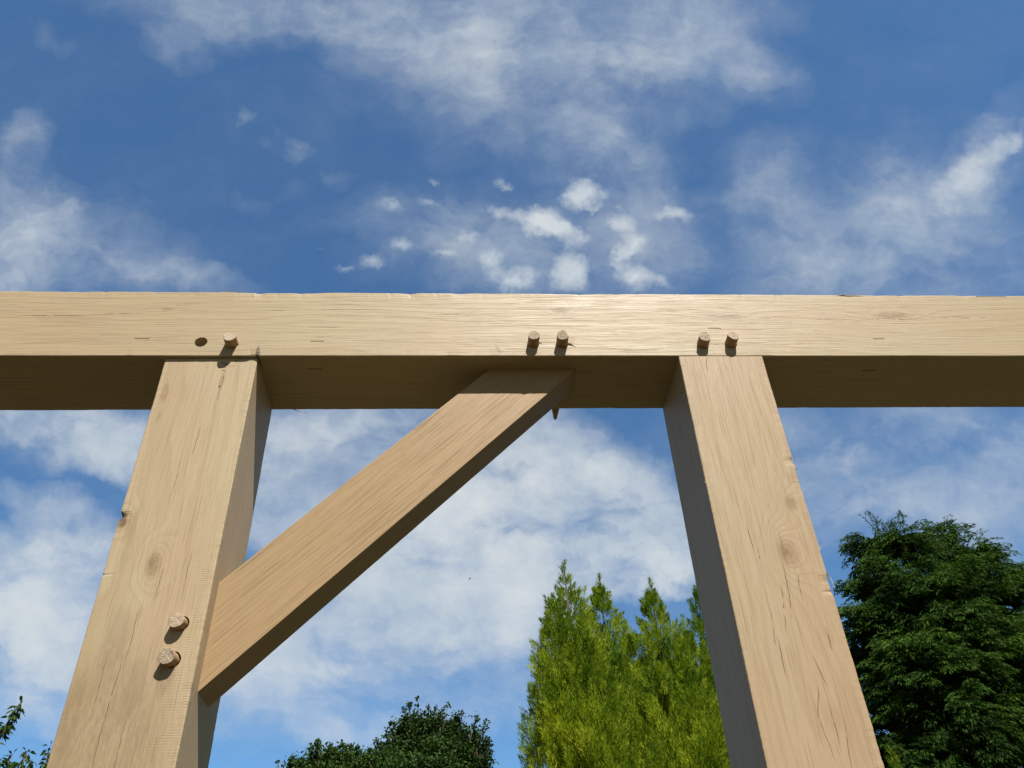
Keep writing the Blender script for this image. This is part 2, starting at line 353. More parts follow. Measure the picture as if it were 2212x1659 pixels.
me = timber('beam', -1.95, 1.75, 0.0, DB, 0.0, HB, 11, rough=(0.6, 0.7, 0.6, 1.15), fine=(-1.35, 0.85), bites=[(3, -0.74, 0.05, 0.0016), (3, -0.67, 0.05, 0.0015), (3, -0.16, 0.035, 0.0012), (0, -0.735, 0.01, 0.002)])
cut = []
cut.append(cyl((-0.828, -0.01, 0.0325), (0.06, 1, -0.10), 0.0108, 0.14, 28, 1.0, 3, 0.025))
for (x, z, r, off) in BP:
    cut.append(cyl((x+0.0008, -0.01, z-0.0004), (0, 1, 0), r*1.055, 0.03, 20, 1.0, int(abs(x)*100), 0.05))
for (x, z, L) in [(-0.9283, 0.0395, 0.0125), (-0.6293, 0.0336, 0.0115), (0.0768, 0.0663, 0.0120), (0.3742, 0.0410, 0.0110), (0.63, 0.150, 0.03)]:
    cut.append(boxvf((x, 0.0, z), (L, 0.009, 0.00085)))
for (x, y, L) in [(-0.6352, 0.035, 0.013), (0.3577, 0.0399, 0.011)]:
    cut.append(boxvf((x, y, 0.0), (L, 0.0011, 0.008)))
me = carve(me, cut, None)
beam = link('beam', me, beam_m, frame, loc=(0, 0, Z0))
beam['label'] = 'long level oak beam across the whole photo, with an empty peg hole and four short dark slits'

def post(name, x, wd, y, dp, mat, seed, **kw):
    # object x runs up the post, object z runs to world -x
    me = timber(name, -Z0, -0.0006 if y == 0 else -0.0006, 0.0, dp, -wd/2, wd/2, seed, **kw)
    return me
# left post, local z = -(X - centre)
cxl = XL+WL/2
def LP(X, Z): return (Z, -(X-cxl))
lm_k = LP(-0.8104, -0.3852); lm_e = LP(-0.878, -0.3101)
left_m = wood('sawn_oak_left_post', (0.408, 0.340, 0.211), DARK, (0.399, 0.299, 0.189), (0.399, 0.345, 0.208), pith=(0.24, 0.05), ringf=135, figure=0.9, seed=4.1, rough=0.52, pores=0.8, slope=0.02,
    knots=[(lm_k[0], 0, lm_k[1], 0.028, 0.014, 0.050), (lm_e[0]-0.005, 0, lm_e[1]-0.004, 0.020, 0.014, 0.030)],
    cracks=[(-0.075, LP(-.779, 0)[1], 0.055, 0.0007, 0.02), (-0.17, LP(-.797, 0)[1], 0.05, 0.0007, 0.0), (-0.48, LP(-.818, 0)[1], 0.08, 0.0008, 0.03), (-0.58, LP(-.825, 0)[1], 0.12, 0.0008, 0.02), (-0.41, LP(-.800, 0)[1], 0.05, 0.0006, 0.05), (-0.40, LP(-.766, 0)[1], 0.06, 0.0007, 0.0),
            (-0.66, LP(-.80, 0)[1], 0.08, 0.0006, 0), (-0.25, LP(-.815, 0)[1], 0.05, 0.0005, 0), (-0.55, LP(-.845, 0)[1], 0.06, 0.0005, 0)],
    stains=[(-0.075, LP(-.866, 0)[1], 0.028, 0.008, (0.208, 0.118, 0.049), 0.55, 0), (-0.125, LP(-.866, 0)[1], 0.018, 0.005, (0.229, 0.153, 0.083), 0.4, 0), (-0.050, LP(-.779, 0)[1], 0.022, 0.006, (0.250, 0.139, 0.076), 0.6, 0), (-0.062, LP(-.780, 0)[1], 0.0035, 0.0025, (0.035, 0.021, 0.014), 1, 0), (-0.043, LP(-.778, 0)[1], 0.003, 0.002, (0.035, 0.021, 0.014), 1, 0),
            (-0.013, LP(-.781, 0)[1], 0.0016, 0.009, (0.042, 0.024, 0.014), 0.9, 0.3), (-0.022, LP(-.784, 0)[1], 0.0012, 0.007, (0.042, 0.024, 0.014), 0.9, -0.2), (-0.029, LP(-.780, 0)[1], 0.0016, 0.005, (0.042, 0.024, 0.014), 0.9, 0), (-0.017, LP(-.765, 0)[1], 0.0010, 0.008, (0.069, 0.042, 0.021), 0.8, 0),
            (-0.50, LP(-.840, 0)[1], 0.07, 0.022, (0.229, 0.163, 0.104), 0.42, 0), (-0.56, LP(-.800, 0)[1], 0.05, 0.016, (0.236, 0.153, 0.097), 0.36, 0), (-0.545, LP(-.764, 0)[1], 0.035, 0.014, (0.194, 0.125, 0.076), 0.5, 0), (-0.62, LP(-.868, 0)[1], 0.12, 0.016, (0.229, 0.167, 0.090), 0.5, 0),
            (-0.525, LP(-.775, 0)[1], 0.018, 0.006, (0.250, 0.139, 0.083), 0.5, 0), (-0.36, LP(-.855, 0)[1], 0.05, 0.010, (0.250, 0.174, 0.104), 0.3, 0), (-0.70, LP(-.83, 0)[1], 0.26, 0.13, (0.235, 0.158, 0.088), 0.72, 0), (-0.306, LP(-.8775, 0)[1], 0.009, 0.009, (0.035, 0.021, 0.014), 1.0, 0.5), (-0.316, LP(-.874, 0)[1], 0.012, 0.007, (0.111, 0.069, 0.042), 0.8, 0), (-0.325, LP(-.860, 0)[1], 0.035, 0.010, (0.229, 0.139, 0.076), 0.45, 0)],
    saw=(-0.52, LP(-.742, 0)[1], 0.30, 0.028))
me = timber('post', -Z0, -0.0008, 0.0, DL, -WL/2, WL/2, 23, rough=(0.8, 0.7, 0.7, 0.6), fine=(-0.85, 0), step=0.003, bites=[(3, -0.306, 0.007, 0.0038), (3, -0.40, 0.003, 0.0010)])
cut = [cyl((z, -0.01, -(x-cxl)-0.0014), (0, 1, 0), r*1.075, 0.035, 20, 1.0, int(r*1e5), 0.03) for (x, z, r, off) in PP]
me = carve(me, cut, None)
lpost = link('post', me, left_m, frame, loc=(cxl, YL, Z0), rot=(0, -math.pi/2 - 0.0013, 0))
lpost['label'] = 'left post, weathered below, with the brace pegged into it'
# right post
cxr = 0.075
def RP(X, Z): return (Z, -(X-cxr))
rk = RP(0.0992, -0.3819)
right_m = wood('sawn_oak_right_post', (0.375, 0.293, 0.182), DARK, (0.375, 0.271, 0.164), (0.361, 0.296, 0.182), pith=(0.115, 0.0), ringf=130, figure=1.3, seed=7.7, rough=0.52, pores=0.75,
    knots=[(rk[0], 0, rk[1], 0.034, 0.020, 0.060), (-0.30, 0, -0.05, 0.02, 0.012, 0.02)],
    cracks=[(-0.020, RP(.048, 0)[1], 0.022, 0.0008, 0.12), (-0.47, RP(.072, 0)[1], 0.05, 0.0011, 0.10), (-0.50, RP(.050, 0)[1], 0.035, 0.0009, 0.08), (-0.54, RP(.052, 0)[1], 0.04, 0.0009, 0.06), (-0.44, RP(.085, 0)[1], 0.06, 0.0010, 0.10), (-0.36, RP(.049, 0)[1], 0.03, 0.0009, 0.0), (-0.39, RP(.056, 0)[1], 0.02, 0.0010, 0.0),
            (-0.56, RP(.100, 0)[1], 0.03, 0.0009, -0.25), (-0.60, RP(.087, 0)[1], 0.03, 0.0011, 0.2), (-0.63, RP(.100, 0)[1], 0.04, 0.0008, 0.0), (-0.52, RP(.125, 0)[1], 0.02, 0.0009, 0.02), (-0.66, RP(.11, 0)[1], 0.05, 0.0008, 0.1), (-0.43, RP(.105, 0)[1], 0.04, 0.0007, 0.05), (-0.64, RP(.085, 0)[1], 0.05, 0.0007, -0.1)],
    stains=[(-0.255, RP(.138, 0)[1], 0.014, 0.012, (0.278, 0.174, 0.097), 0.4, 0), (-0.51, RP(.126, 0)[1], 0.018, 0.008, (0.264, 0.174, 0.090), 0.45, 0), (-0.62, RP(.10, 0)[1], 0.025, 0.015, (0.292, 0.188, 0.104), 0.45, 0), (-0.03, RP(.065, 0)[1], 0.0016, 0.0025, (0.139, 0.069, 0.042), 0.8, 0), (-0.62, RP(.13, 0)[1], 0.09, 0.02, (0.306, 0.201, 0.111), 0.4, 0),
            (-0.382, RP(.098, 0)[1], 0.006, 0.005, (0.188, 0.111, 0.056), 0.6, 0)])
me = timber('post', -Z0, -0.0008, 0.0, DB, -0.075, 0.075, 37, rough=(0.8, 0.8, 0.4, 0.5), step=0.003, fine=(-0.85, 0), bites=[(0, -0.222, 0.008, 0.0024), (0, -0.262, 0.02, 0.0008), (0, -0.43, 0.012, 0.0022), (0, -0.445, 0.005, 0.002)])
rpost = link('post', me, right_m, frame, loc=(cxr, 0.0, Z0), rot=(0, -math.pi/2, 0))
rpost['label'] = 'right post flush with the beam, with a big swirling knot and a ragged right edge'
# brace: object x runs up to the right at 45 degrees; its two ends are cut on the post and under the beam
brace_m = wood('planed_oak_brace', (0.350, 0.245, 0.131), (0.216, 0.128, 0.056), (0.350, 0.235, 0.121), (0.332, 0.242, 0.127), pith=(0.30, 0.25), ringf=210, figure=0.35, seed=9.2, rough=0.50, pores=1.15, slope=0.03,
    cracks=[(0.52, 0.010, 0.05, 0.0006, 0.05), (0.10, 0.05, 0.05, 0.0005, 0.03)])
BY0, BY1, BW = 0.0355, 0.0970, 0.1105
XS = XL+WL
LX = 0.5545*math.sqrt(2)
ang = math.atan2(0.5565, 0.5513)
LX = math.hypot(0.5565, 0.5513)
# lower arris from (XS, -0.5565) to (-0.1764, 0)
me = timber('brace', 0.0, LX, BY0, BY1, 0.0, BW, 51, rough=(0.25, 0.25, 0.25, 0.25), bev=0.0010, step=0.004)
for v_ in me.vertices:                       # mitre both ends
    x, y, z = v_.co
    lo = z/math.tan(math.pi/2-ang) if False else z*math.tan(ang); hi = LX - z/math.tan(ang)
    s = x/LX; v_.co.x = lo + (hi-lo)*s
brace = link('brace', me, brace_m, frame, loc=(XS+0.0006, 0, Z0-0.5565), rot=(0, -ang, 0))
brace['label'] = 'diagonal brace from the left post up to the beam, smoother and more orange'

# ---- pegs
peg_side, t = newmat('riven_peg_side')
co = t.node('ShaderNodeTexCoord').outputs['Object']
n = t.noise(t.vec('MULTIPLY', co, (500, 60, 500)), 1.0, 4, 0.6)
c = t.mix(t.mr(n, 0.35, 0.7), (0.24, 0.138, 0.062), (0.37, 0.245, 0.130))
finish(t, t.node('ShaderNodeBsdfPrincipled', {'Base Color': c, 'Roughness': 0.62, 'Normal': t.node('ShaderNodeBump', {'Height': n, 'Strength': 0.5, 'Distance': 0.0006}).outputs[0]}))
peg_end, t = newmat('peg_end_grain')
co = t.node('ShaderNodeTexCoord').outputs['Object']
n = t.noise(t.vec('MULTIPLY', co, (420, 420, 900)), 1.0, 5, 0.7); n2 = t.noise(co, 120.0, 3, 0.6)
c = t.mix(t.mr(n, 0.38, 0.66), (0.30, 0.225, 0.145), (0.50, 0.400, 0.285)); c = t.mix(t.mr(n2, 0.45, 0.7, 0, 0.5), c, (0.18, 0.115, 0.06))
finish(t, t.node('ShaderNodeBsdfPrincipled', {'Base Color': c, 'Roughness': 0.75, 'Normal': t.node('ShaderNodeBump', {'Height': n, 'Strength': 0.9, 'Distance': 0.0009}).outputs[0]}))
def peg(r, off, seed, label, parent, loc, chip=0.0, rear=None, mirror=None):
    """origin at the face of the timber; the head sticks out towards -y, the shank runs into the hole"""
    rng = random.Random(seed); n = 26
    js = [1 + 0.035*math.sin(3*k/n*2*math.pi+seed)+rng.uniform(-0.02, 0.02) for k in range(n)]
    o = Vector(off)
    path = [(o, 0.955), (o+Vector((0, 0.0007, 0)), 1.0), (o*0.5, 1.0), (Vector((0, 0, 0)), 1.02), (Vector((0, 0.02, -0.0005)), 1.0)]
    if rear: path += [(Vector((0, 0.12, -0.002)), 1.0), (Vector((0.001, 0.152, rear[0]*0.5)), 0.98), (Vector((0.002, 0.172, rear[0]*0.8)), 0.72), (Vector((0.0035, rear[1], rear[0])), 0.32)]
    V, F, mi = [], [], []
    nrm = Vector((off[0]*0.4, off[1], off[2]*0.5)).normalized()
    for i, (p, s) in enumerate(path):
        for k in range(n):
            a = 2*math.pi*k/n; q = Vector((math.cos(a), 0, math.sin(a)))*r*s*js[k]
            yy = 0.0
            if i < 2: yy = (q.x*0.10*math.sin(seed*1.7) + q.z*0.14*math.cos(seed)) + rng.uniform(-0.0002, 0.0002)
            if i < 2 and chip and 0 < math.cos(a-0.4): yy += chip*max(0, math.cos(a-0.4)-0.75)*4
            V.append(p+q+Vector((0, yy, 0)))
    for i in range(len(path)-1):
        for k in range(n): F.append((i*n+k, i*n+(k+1) % n, (i+1)*n+(k+1) % n, (i+1)*n+k)); mi.append(1 if i == 0 else 0)
    # end grain: two inner rings, slightly uneven
    base = len(V)
    for j, s in enumerate((0.6, 0.25)):
        for k in range(n):
            a = 2*math.pi*k/n; q = Vector((math.cos(a), 0, math.sin(a)))*r*s*js[k]
            V.append(o+q+Vector((0, (q.x*0.10*math.sin(seed*1.7)+q.z*0.14*math.cos(seed)) - 0.0001 + rng.uniform(-0.0002, 0.0002), 0)))
    prev = 0
    for j in range(2):
        cur = base+j*n
        for k in range(n): F.append((prev+k, cur+k, cur+(k+1) % n, prev+(k+1) % n)); mi.append(1)
        prev = cur
    F.append(tuple(prev+k for k in range(n))); mi.append(1)
    L = (len(path)-1)*n; F.append(tuple(L+k for k in range(n-1, -1, -1))); mi.append(0)
    me = mesh('peg', V, F, True); me.materials.clear()
    import bmesh
    bm = bmesh.new(); bm.from_mesh(me); bmesh.ops.recalc_face_normals(bm, faces=bm.faces); bm.to_mesh(me); bm.free()
    ob = link('peg', me, [peg_side, peg_end], None)
    me.polygons.foreach_set('material_index', mi); me.polygons.foreach_set('use_smooth', [k_ == 0 for k_ in mi])
    ob.parent = parent; ob.matrix_parent_inverse = parent_matrix(parent).inverted(); ob.location = loc
    ob['label'] = label; return ob
def parent_matrix(p):
    return Matrix.Translation(p.location) @ p.rotation_euler.to_matrix().to_4x4()
PL = ['lone peg in the beam right of the empty hole, over the left post', 'smooth headed peg, first of the pair over the top of the brace', 'split headed peg with torn fibres, second of the pair over the brace',
      'peg over the right post, left of its pair', 'peg over the right post, right of its pair, tilted to the right']
for i, (x, z, r, off) in enumerate(BP):
    peg(r, off, i+1, PL[i], beam, (x, 0.0, Z0+z), chip=0.0015 if i == 2 else 0, rear=(-0.016, 0.199) if i == 2 else None)
for i, (x, z, r, off) in enumerate(PP):
    peg(r, off, i+8, ['upper peg of the two in the left post', 'lower peg of the two in the left post, with a rough lip'][i], lpost, (x, YL, Z0+z), chip=-0.0012 if i else 0)

# ---- torn fibres and slivers
sliver_m, t = newmat('torn_oak_fibre')
n = t.noise(t.node('ShaderNodeTexCoord').outputs['Object'], 200, 3)
finish(t, t.node('ShaderNodeBsdfPrincipled', {'Base Color': t.mix(n, (0.22, 0.13, 0.06), (0.50, 0.36, 0.21)), 'Roughness': 0.7}))
def sliver(pts, r, parent, label=None):
    V, F = [], []; n = 5; P_ = [Vector(p) for p in pts]
    for i, p in enumerate(P_):
        d = (P_[min(i+1, len(P_)-1)]-P_[max(i-1, 0)]).normalized(); a = d.orthogonal().normalized(); b = d.cross(a)
        s = r*(1-0.85*i/(len(P_)-1))
        for k in range(n): V.append(p+(a*math.cos(2*math.pi*k/n)*1.3+b*math.sin(2*math.pi*k/n)*0.7)*s)
    for i in range(len(P_)-1):
        for k in range(n): F.append((i*n+k, i*n+(k+1) % n, (i+1)*n+(k+1) % n, (i+1)*n+k))
    F.append(tuple(range(n))); F.append(tuple((len(P_)-1)*n+k for k in range(n-1, -1, -1)))
    o = link('splinter', mesh('splinter', V, F, True), sliver_m); o.parent = parent; o.matrix_parent_inverse = parent_matrix(parent).inverted()
    if label: o['label'] = label
    return o
z = Z0
sliver([(-0.193, 0.000, z+0.029), (-0.188, -0.002, z+0.030), (-0.182, -0.003, z+0.0295)], 0.0013, beam)
sliver([(-0.193, 0.000, z+0.027), (-0.186, -0.002, z+0.0275), (-0.178, -0.003, z+0.0255)], 0.0010, beam)
sliver([(-0.245, 0.0, z+0.031), (-0.241, -0.0015, z+0.0315), (-0.237, -0.002, z+0.031)], 0.0007, beam)
sliver([(0.1495, 0.004, z-0.236), (0.1515, 0.000, z-0.225), (0.1525, -0.002, z-0.208)], 0.0011, rpost)
sliver([(0.1490, 0.003, z-0.236), (0.1520, 0.000, z-0.237), (0.1535, -0.001, z-0.239)], 0.0013, rpost)
sliver([(0.0005, 0.000, z-0.262), (-0.004, -0.002, z-0.258), (-0.006, -0.003, z-0.252)], 0.0008, rpost)
sliver([(0.1490, 0.002, z-0.412), (0.1530, 0.000, z-0.425), (0.1535, -0.002, z-0.442)], 0.0014, rpost)
sliver([(0.1490, 0.002, z-0.380), (0.1530, 0.000, z-0.372), (0.1550, -0.002, z-0.362)], 0.0009, rpost)
sliver([(-0.694, 0.150, z+0.001), (-0.680, 0.155, z-0.002), (-0.664, 0.157, z-0.004)], 0.0011, beam)
sliver([(-0.82, 0.002, z+0.153), (-0.80, 0.000, z+0.1545), (-0.772, -0.001, z+0.1535)], 0.0010, beam)
sliver([(0.330, 0.001, z+0.1515), (0.350, -0.002, z+0.1535), (0.380, -0.002, z+0.1530)], 0.0012, beam)
sliver([(-0.765, YL, z-0.0035), (-0.762, YL-0.002, z-0.005), (-0.760, YL-0.003, z-0.004)], 0.0014, lpost)

# ------------------------------------------------------------------ lawn
lawn_m, t = newmat('dry_garden_ground')
co = t.node('ShaderNodeTexCoord').outputs['Object']
n1 = t.noise(co, 0.6, 6, 0.6); n2 = t.noise(co, 22.0, 5, 0.65)
c = t.mix(t.mr(n1, 0.40, 0.60), (0.045, 0.042, 0.017), (0.070, 0.046, 0.026)); c = t.mix(t.mr(n2, 0.35, 0.7, 0, 0.6), c, (0.04, 0.045, 0.018))
finish(t, t.node('ShaderNodeBsdfPrincipled', {'Base Color': c, 'Roughness': 0.95, 'Specular IOR Level': 0.1, 'Normal': t.node('ShaderNodeBump', {'Height': n2, 'Strength': 0.8, 'Distance': 0.03}).outputs[0]}))
N = 48; V = [(0, 0, 0)]; F = []
for j, R_ in enumerate((3, 8, 20, 60, 200, 900)):
    for k in range(N): a = 2*math.pi*k/N; V.append((R_*math.cos(a), R_*math.sin(a), 0))
for k in range(N): F.append((0, 1+k, 1+(k+1) % N))
for j in range(5):
    for k in range(N): a, b = 1+j*N+k, 1+j*N+(k+1) % N; F.append((a, a+N, b+N, b))
tag(link('lawn', mesh('lawn', V, F), lawn_m), kind='structure')

# ------------------------------------------------------------------ foliage
def leafmat(name, cols, rough=0.65, trans=0.25, var=2.0, spec=0.07):
    m, t = newmat(name)
    a = t.node('ShaderNodeAttribute', attribute_name='tint').outputs['Fac']
    n = t.noise(t.node('ShaderNodeTexCoord').outputs['Object'], var, 4, 0.6)
    f = t.math('ADD', t.math('MULTIPLY', a, 0.65), t.mr(n, 0.3, 0.7, 0.0, 0.35))
    r = t.node('ShaderNodeValToRGB', {0: f}); e = r.color_ramp.elements
    e[0].position = 0.0; e[0].color = (*cols[0], 1); e[1].position = 1.0; e[1].color = (*cols[-1], 1)
    for i, c in enumerate(cols[1:-1]): q = e.new((i+1)/(len(cols)-1)); q.color = (*c, 1)
    b = t.node('ShaderNodeBsdfPrincipled', {'Base Color': r.outputs[0], 'Roughness': rough, 'Specular IOR Level': spec})
    tr = t.node('ShaderNodeBsdfTranslucent', {'Color': t.mix(1.0, r.outputs[0], (1.1, 1.25, 0.55, 1), 'MULTIPLY')})
    mx = t.node('ShaderNodeMixShader', {0: trans, 1: b.outputs[0], 2: tr.outputs[0]})
    t.link(mx.outputs[0], t.node('ShaderNodeOutputMaterial').inputs[0]); return m
bark, t = newmat('tree_bark')
n = t.noise(t.vec('MULTIPLY', t.node('ShaderNodeTexCoord').outputs['Object'], (12, 12, 3)), 1.5, 5, 0.6)
finish(t, t.node('ShaderNodeBsdfPrincipled', {'Base Color': t.mix(n, (0.025, 0.017, 0.011), (0.08, 0.056, 0.038)), 'Roughness': 0.9}))

def unit(a): return a/np.maximum(np.linalg.norm(a, axis=-1, keepdims=True), 1e-9)
def blades(base, dirn, length, width, rng, bend=None, side=None):
    """thin leaf blades: quads base -> belly -> tip"""
    n = len(base)
    if side is None: side = unit(np.cross(dirn, unit(rng.normal(size=(n, 3)))))
    tip = base + dirn*length[:, None]
    if bend is not None: tip = tip + bend
    mid = base + dirn*(length*0.45)[:, None]
    a = mid + side*(width/2)[:, None]; b = mid - side*(width/2)[:, None]
    return np.stack([base, a, tip, b], axis=1)
def tube_mesh(paths):
    V, F = [], []
    for pts, radii in paths:
        n = 8; o = len(V); P_ = [Vector(p) for p in pts]
        for i, p in enumerate(P_):
            d = (P_[min(i+1, len(P_)-1)]-P_[max(i-1, 0)]).normalized(); a = d.orthogonal().normalized(); b = d.cross(a)
            for k in range(n): V.append(p+(a*math.cos(2*math.pi*k/n)+b*math.sin(2*math.pi*k/n))*radii[i])
        for i in range(len(P_)-1):
            for k in range(n): F.append((o+i*n+k, o+i*n+(k+1) % n, o+(i+1)*n+(k+1) % n, o+(i+1)*n+k))
        F.append(tuple(o+(len(P_)-1)*n+k for k in range(n)))
    return V, F

def plumes(rng, c, axis, L, R, tint, per, bl, bw):
    """flame shaped sprays of scale foliage. c, axis (n,3); L, R, tint (n,)"""
    n = len(c)
    idx = np.repeat(np.arange(n), per)
    s = rng.random(len(idx))**0.8
    ax = axis[idx]; q = unit(np.cross(ax, unit(rng.normal(size=(len(idx), 3)))))
    rad = R[idx]*np.sin(np.pi*np.clip(s, 0, 1)**0.6)**0.8*rng.random(len(idx))**0.45
    base = c[idx] + ax*(s*L[idx])[:, None] + q*rad[:, None]
    d = unit(ax*1.0 + q*(0.62-0.42*s)[:, None] + rng.normal(size=(len(idx), 3))*0.16)
    ln = bl*(0.7+0.7*rng.random(len(idx)))*(1.0-0.25*s); wd = bw*(0.7+0.6*rng.random(len(idx)))
    side = unit(np.cross(d, unit(rng.normal(size=(len(idx), 3)))))
    Q = blades(base, d, ln, wd, rng, side=side)
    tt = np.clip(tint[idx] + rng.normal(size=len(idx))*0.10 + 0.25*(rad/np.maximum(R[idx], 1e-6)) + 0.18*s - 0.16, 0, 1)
    return Q.reshape(-1, 3), tt

gold_m = leafmat('golden_cypress_foliage', [(0.026, 0.059, 0.008), (0.086, 0.158, 0.013), (0.260, 0.334, 0.023), (0.502, 0.521, 0.050)], trans=0.36, var=1.6)
def golden(px, py, Y, seed, label, rmax=0.62, zlow=0.0, nper=92, subs=(), fade=0.0):
    """upright golden cypress: one leader, dense upright plumes on a narrow cone"""
    rng = np.random.default_rng(seed)
    tip = np.array(at(px, py, Y)); Ht = tip[2]; loc = (tip[0], tip[1], 0.0)
    root = empty('golden_conifer', loc)
    tag(root, label, 'tree', 'golden conifers behind the frame')
    leaders = [(0.0, 0.0, Ht)] + [(a, b, Ht-c) for (a, b, c) in subs]
    QQ, TT = [], []
    for li, (lx, ly, lz) in enumerate(leaders):
        main = li == 0
        rm = rmax if main else rmax*0.55
        depth = lz-0.2 if main else min(lz-0.2, 1.5)
        # positions on and in the cone
        area = depth*rm*6.0
        n = int(area*(84 if main else 90))
        tpos = rng.random(n)**(0.80 if main else 0.7)*depth
        prof = rm*(1-np.exp(-tpos*0.56/rm))*1.0
        ang_ = rng.random(n)*2*np.pi
        rr = prof*(0.48+0.56*rng.random(n)); rr *= 1+0.10*np.sin(ang_*3+tpos*6+seed)+0.09*np.sin(ang_*5-tpos*11)+0.05*np.sin(ang_*9+tpos*17)
        L = (0.16+0.20*rng.random(n))*(0.35+0.65*np.clip(tpos/0.8, 0, 1)); c = np.stack([lx+rr*np.cos(ang_), ly+rr*np.sin(ang_), lz-tpos-L*0.9-0.15], 1)
        out = np.stack([np.cos(ang_), np.sin(ang_), np.zeros(n)], 1)
        ax = unit(out*(0.34+0.34*rng.random(n))[:, None] + np.array([0, 0, 1.0]) + rng.normal(size=(n, 3))*0.12)
        R = (0.034+0.030*rng.random(n))*(0.5+0.5*np.clip(tpos/0.8, 0, 1))
        clump = 0.5+0.5*np.sin(ang_*4+tpos*7+seed*2)  # tint bands between clumps: shade of the gaps put into the colour
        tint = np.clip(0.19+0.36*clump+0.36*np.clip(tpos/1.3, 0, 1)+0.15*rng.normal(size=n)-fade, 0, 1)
        vis = c[:, 2] > max(0.0, Ht-3.1)
        per = nper
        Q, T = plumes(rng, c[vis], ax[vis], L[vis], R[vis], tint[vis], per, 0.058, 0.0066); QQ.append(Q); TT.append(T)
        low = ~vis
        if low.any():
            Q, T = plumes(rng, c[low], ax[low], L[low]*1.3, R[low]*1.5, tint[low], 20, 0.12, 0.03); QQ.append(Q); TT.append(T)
        # the thin leader with sparse side shoots
        k = 120 if main else 70
        s = rng.random(k)**1.25; a2 = rng.random(k)*2*np.pi; h = 0.36 if main else 0.26
        wob_ = 0.012*np.sin(s*7+seed)
        base = np.stack([lx+wob_+0*s, ly+0*s, lz-h*(1-s)], 1)
        o2 = np.stack([np.cos(a2), np.sin(a2), np.zeros(k)], 1)
        d = unit(o2*(0.75-0.3*s)[:, None]+np.array([0, 0, 1.0])+rng.normal(size=(k, 3))*0.15)
        Q = blades(base+o2*0.002, d, (0.04+0.15*(1-s))*(0.5+0.8*rng.random(k)), np.full(k, 0.006), rng); QQ.append(Q.reshape(-1, 3)); TT.append(np.clip(0.45+0.2*rng.normal(size=k)-fade, 0, 1))
        # second order shoots on those
        j = rng.integers(0, k, k*3); tt_ = rng.random(k*3); b2 = base[j]+d[j]*((0.03+0.13*(1-s[j]))*tt_)[:, None]
        d2 = unit(d[j]+rng.normal(size=(k*3, 3))*0.5)
        Q = blades(b2, d2, np.full(k*3, 0.035), np.full(k*3, 0.006), rng); QQ.append(Q.reshape(-1, 3)); TT.append(np.clip(0.5+0.2*rng.normal(size=k*3)-fade, 0, 1))
    # inner mass blocks the light; its near-black tint paints shade into the gaps
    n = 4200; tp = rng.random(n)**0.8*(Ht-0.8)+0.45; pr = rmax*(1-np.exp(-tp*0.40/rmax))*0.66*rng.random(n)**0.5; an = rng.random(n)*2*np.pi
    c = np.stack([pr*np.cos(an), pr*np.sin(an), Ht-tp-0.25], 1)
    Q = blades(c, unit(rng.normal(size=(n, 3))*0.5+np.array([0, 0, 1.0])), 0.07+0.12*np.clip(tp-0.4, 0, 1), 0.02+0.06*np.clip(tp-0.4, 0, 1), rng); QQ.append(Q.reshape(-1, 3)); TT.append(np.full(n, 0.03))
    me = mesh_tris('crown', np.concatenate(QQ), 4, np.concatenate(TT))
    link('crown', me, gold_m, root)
    V, F = tube_mesh([([(0, 0, -0.05), (0.02, 0.01, Ht*0.5), (0, 0, Ht-0.15)], [0.08, 0.05, 0.006])])
    link('trunk', mesh('trunk', V, F, True), bark, root)
    return root
golden(1218, 1213, 8.6, 101, 'golden conifer at the left end of the group, with the tallest thin spire', 0.50, subs=[(-0.20, -0.22, 0.55), (0.10, -0.36, 0.85), (-0.34, -0.12, 1.15), (0.30, -0.42, 1.3)])
golden(1293, 1243, 8.9, 102, 'golden conifer second from the left, its spire close beside the tallest one', 0.50, subs=[(0.22, -0.25, 0.75), (0.02, -0.48, 1.05), (0.38, -0.42, 1.25)])
golden(1402, 1252, 8.6, 103, 'golden conifer with the third spire, standing just left of the right post', 0.50, subs=[(0.28, -0.22, 0.60), (-0.18, -0.40, 0.95), (0.20, -0.45, 1.10), (0.45, -0.3, 0.95)])
golden(1506, 1238, 9.6, 104, 'darker golden conifer half hidden behind the left edge of the right post', 0.46, subs=[(0.1, -0.2, 0.8)], fade=0.17)
golden(1850, 1585, 8.4, 105, 'low golden conifer, only its tip showing right of the foot of the right post', 0.42, subs=[(0.28, -0.1, 0.20)])

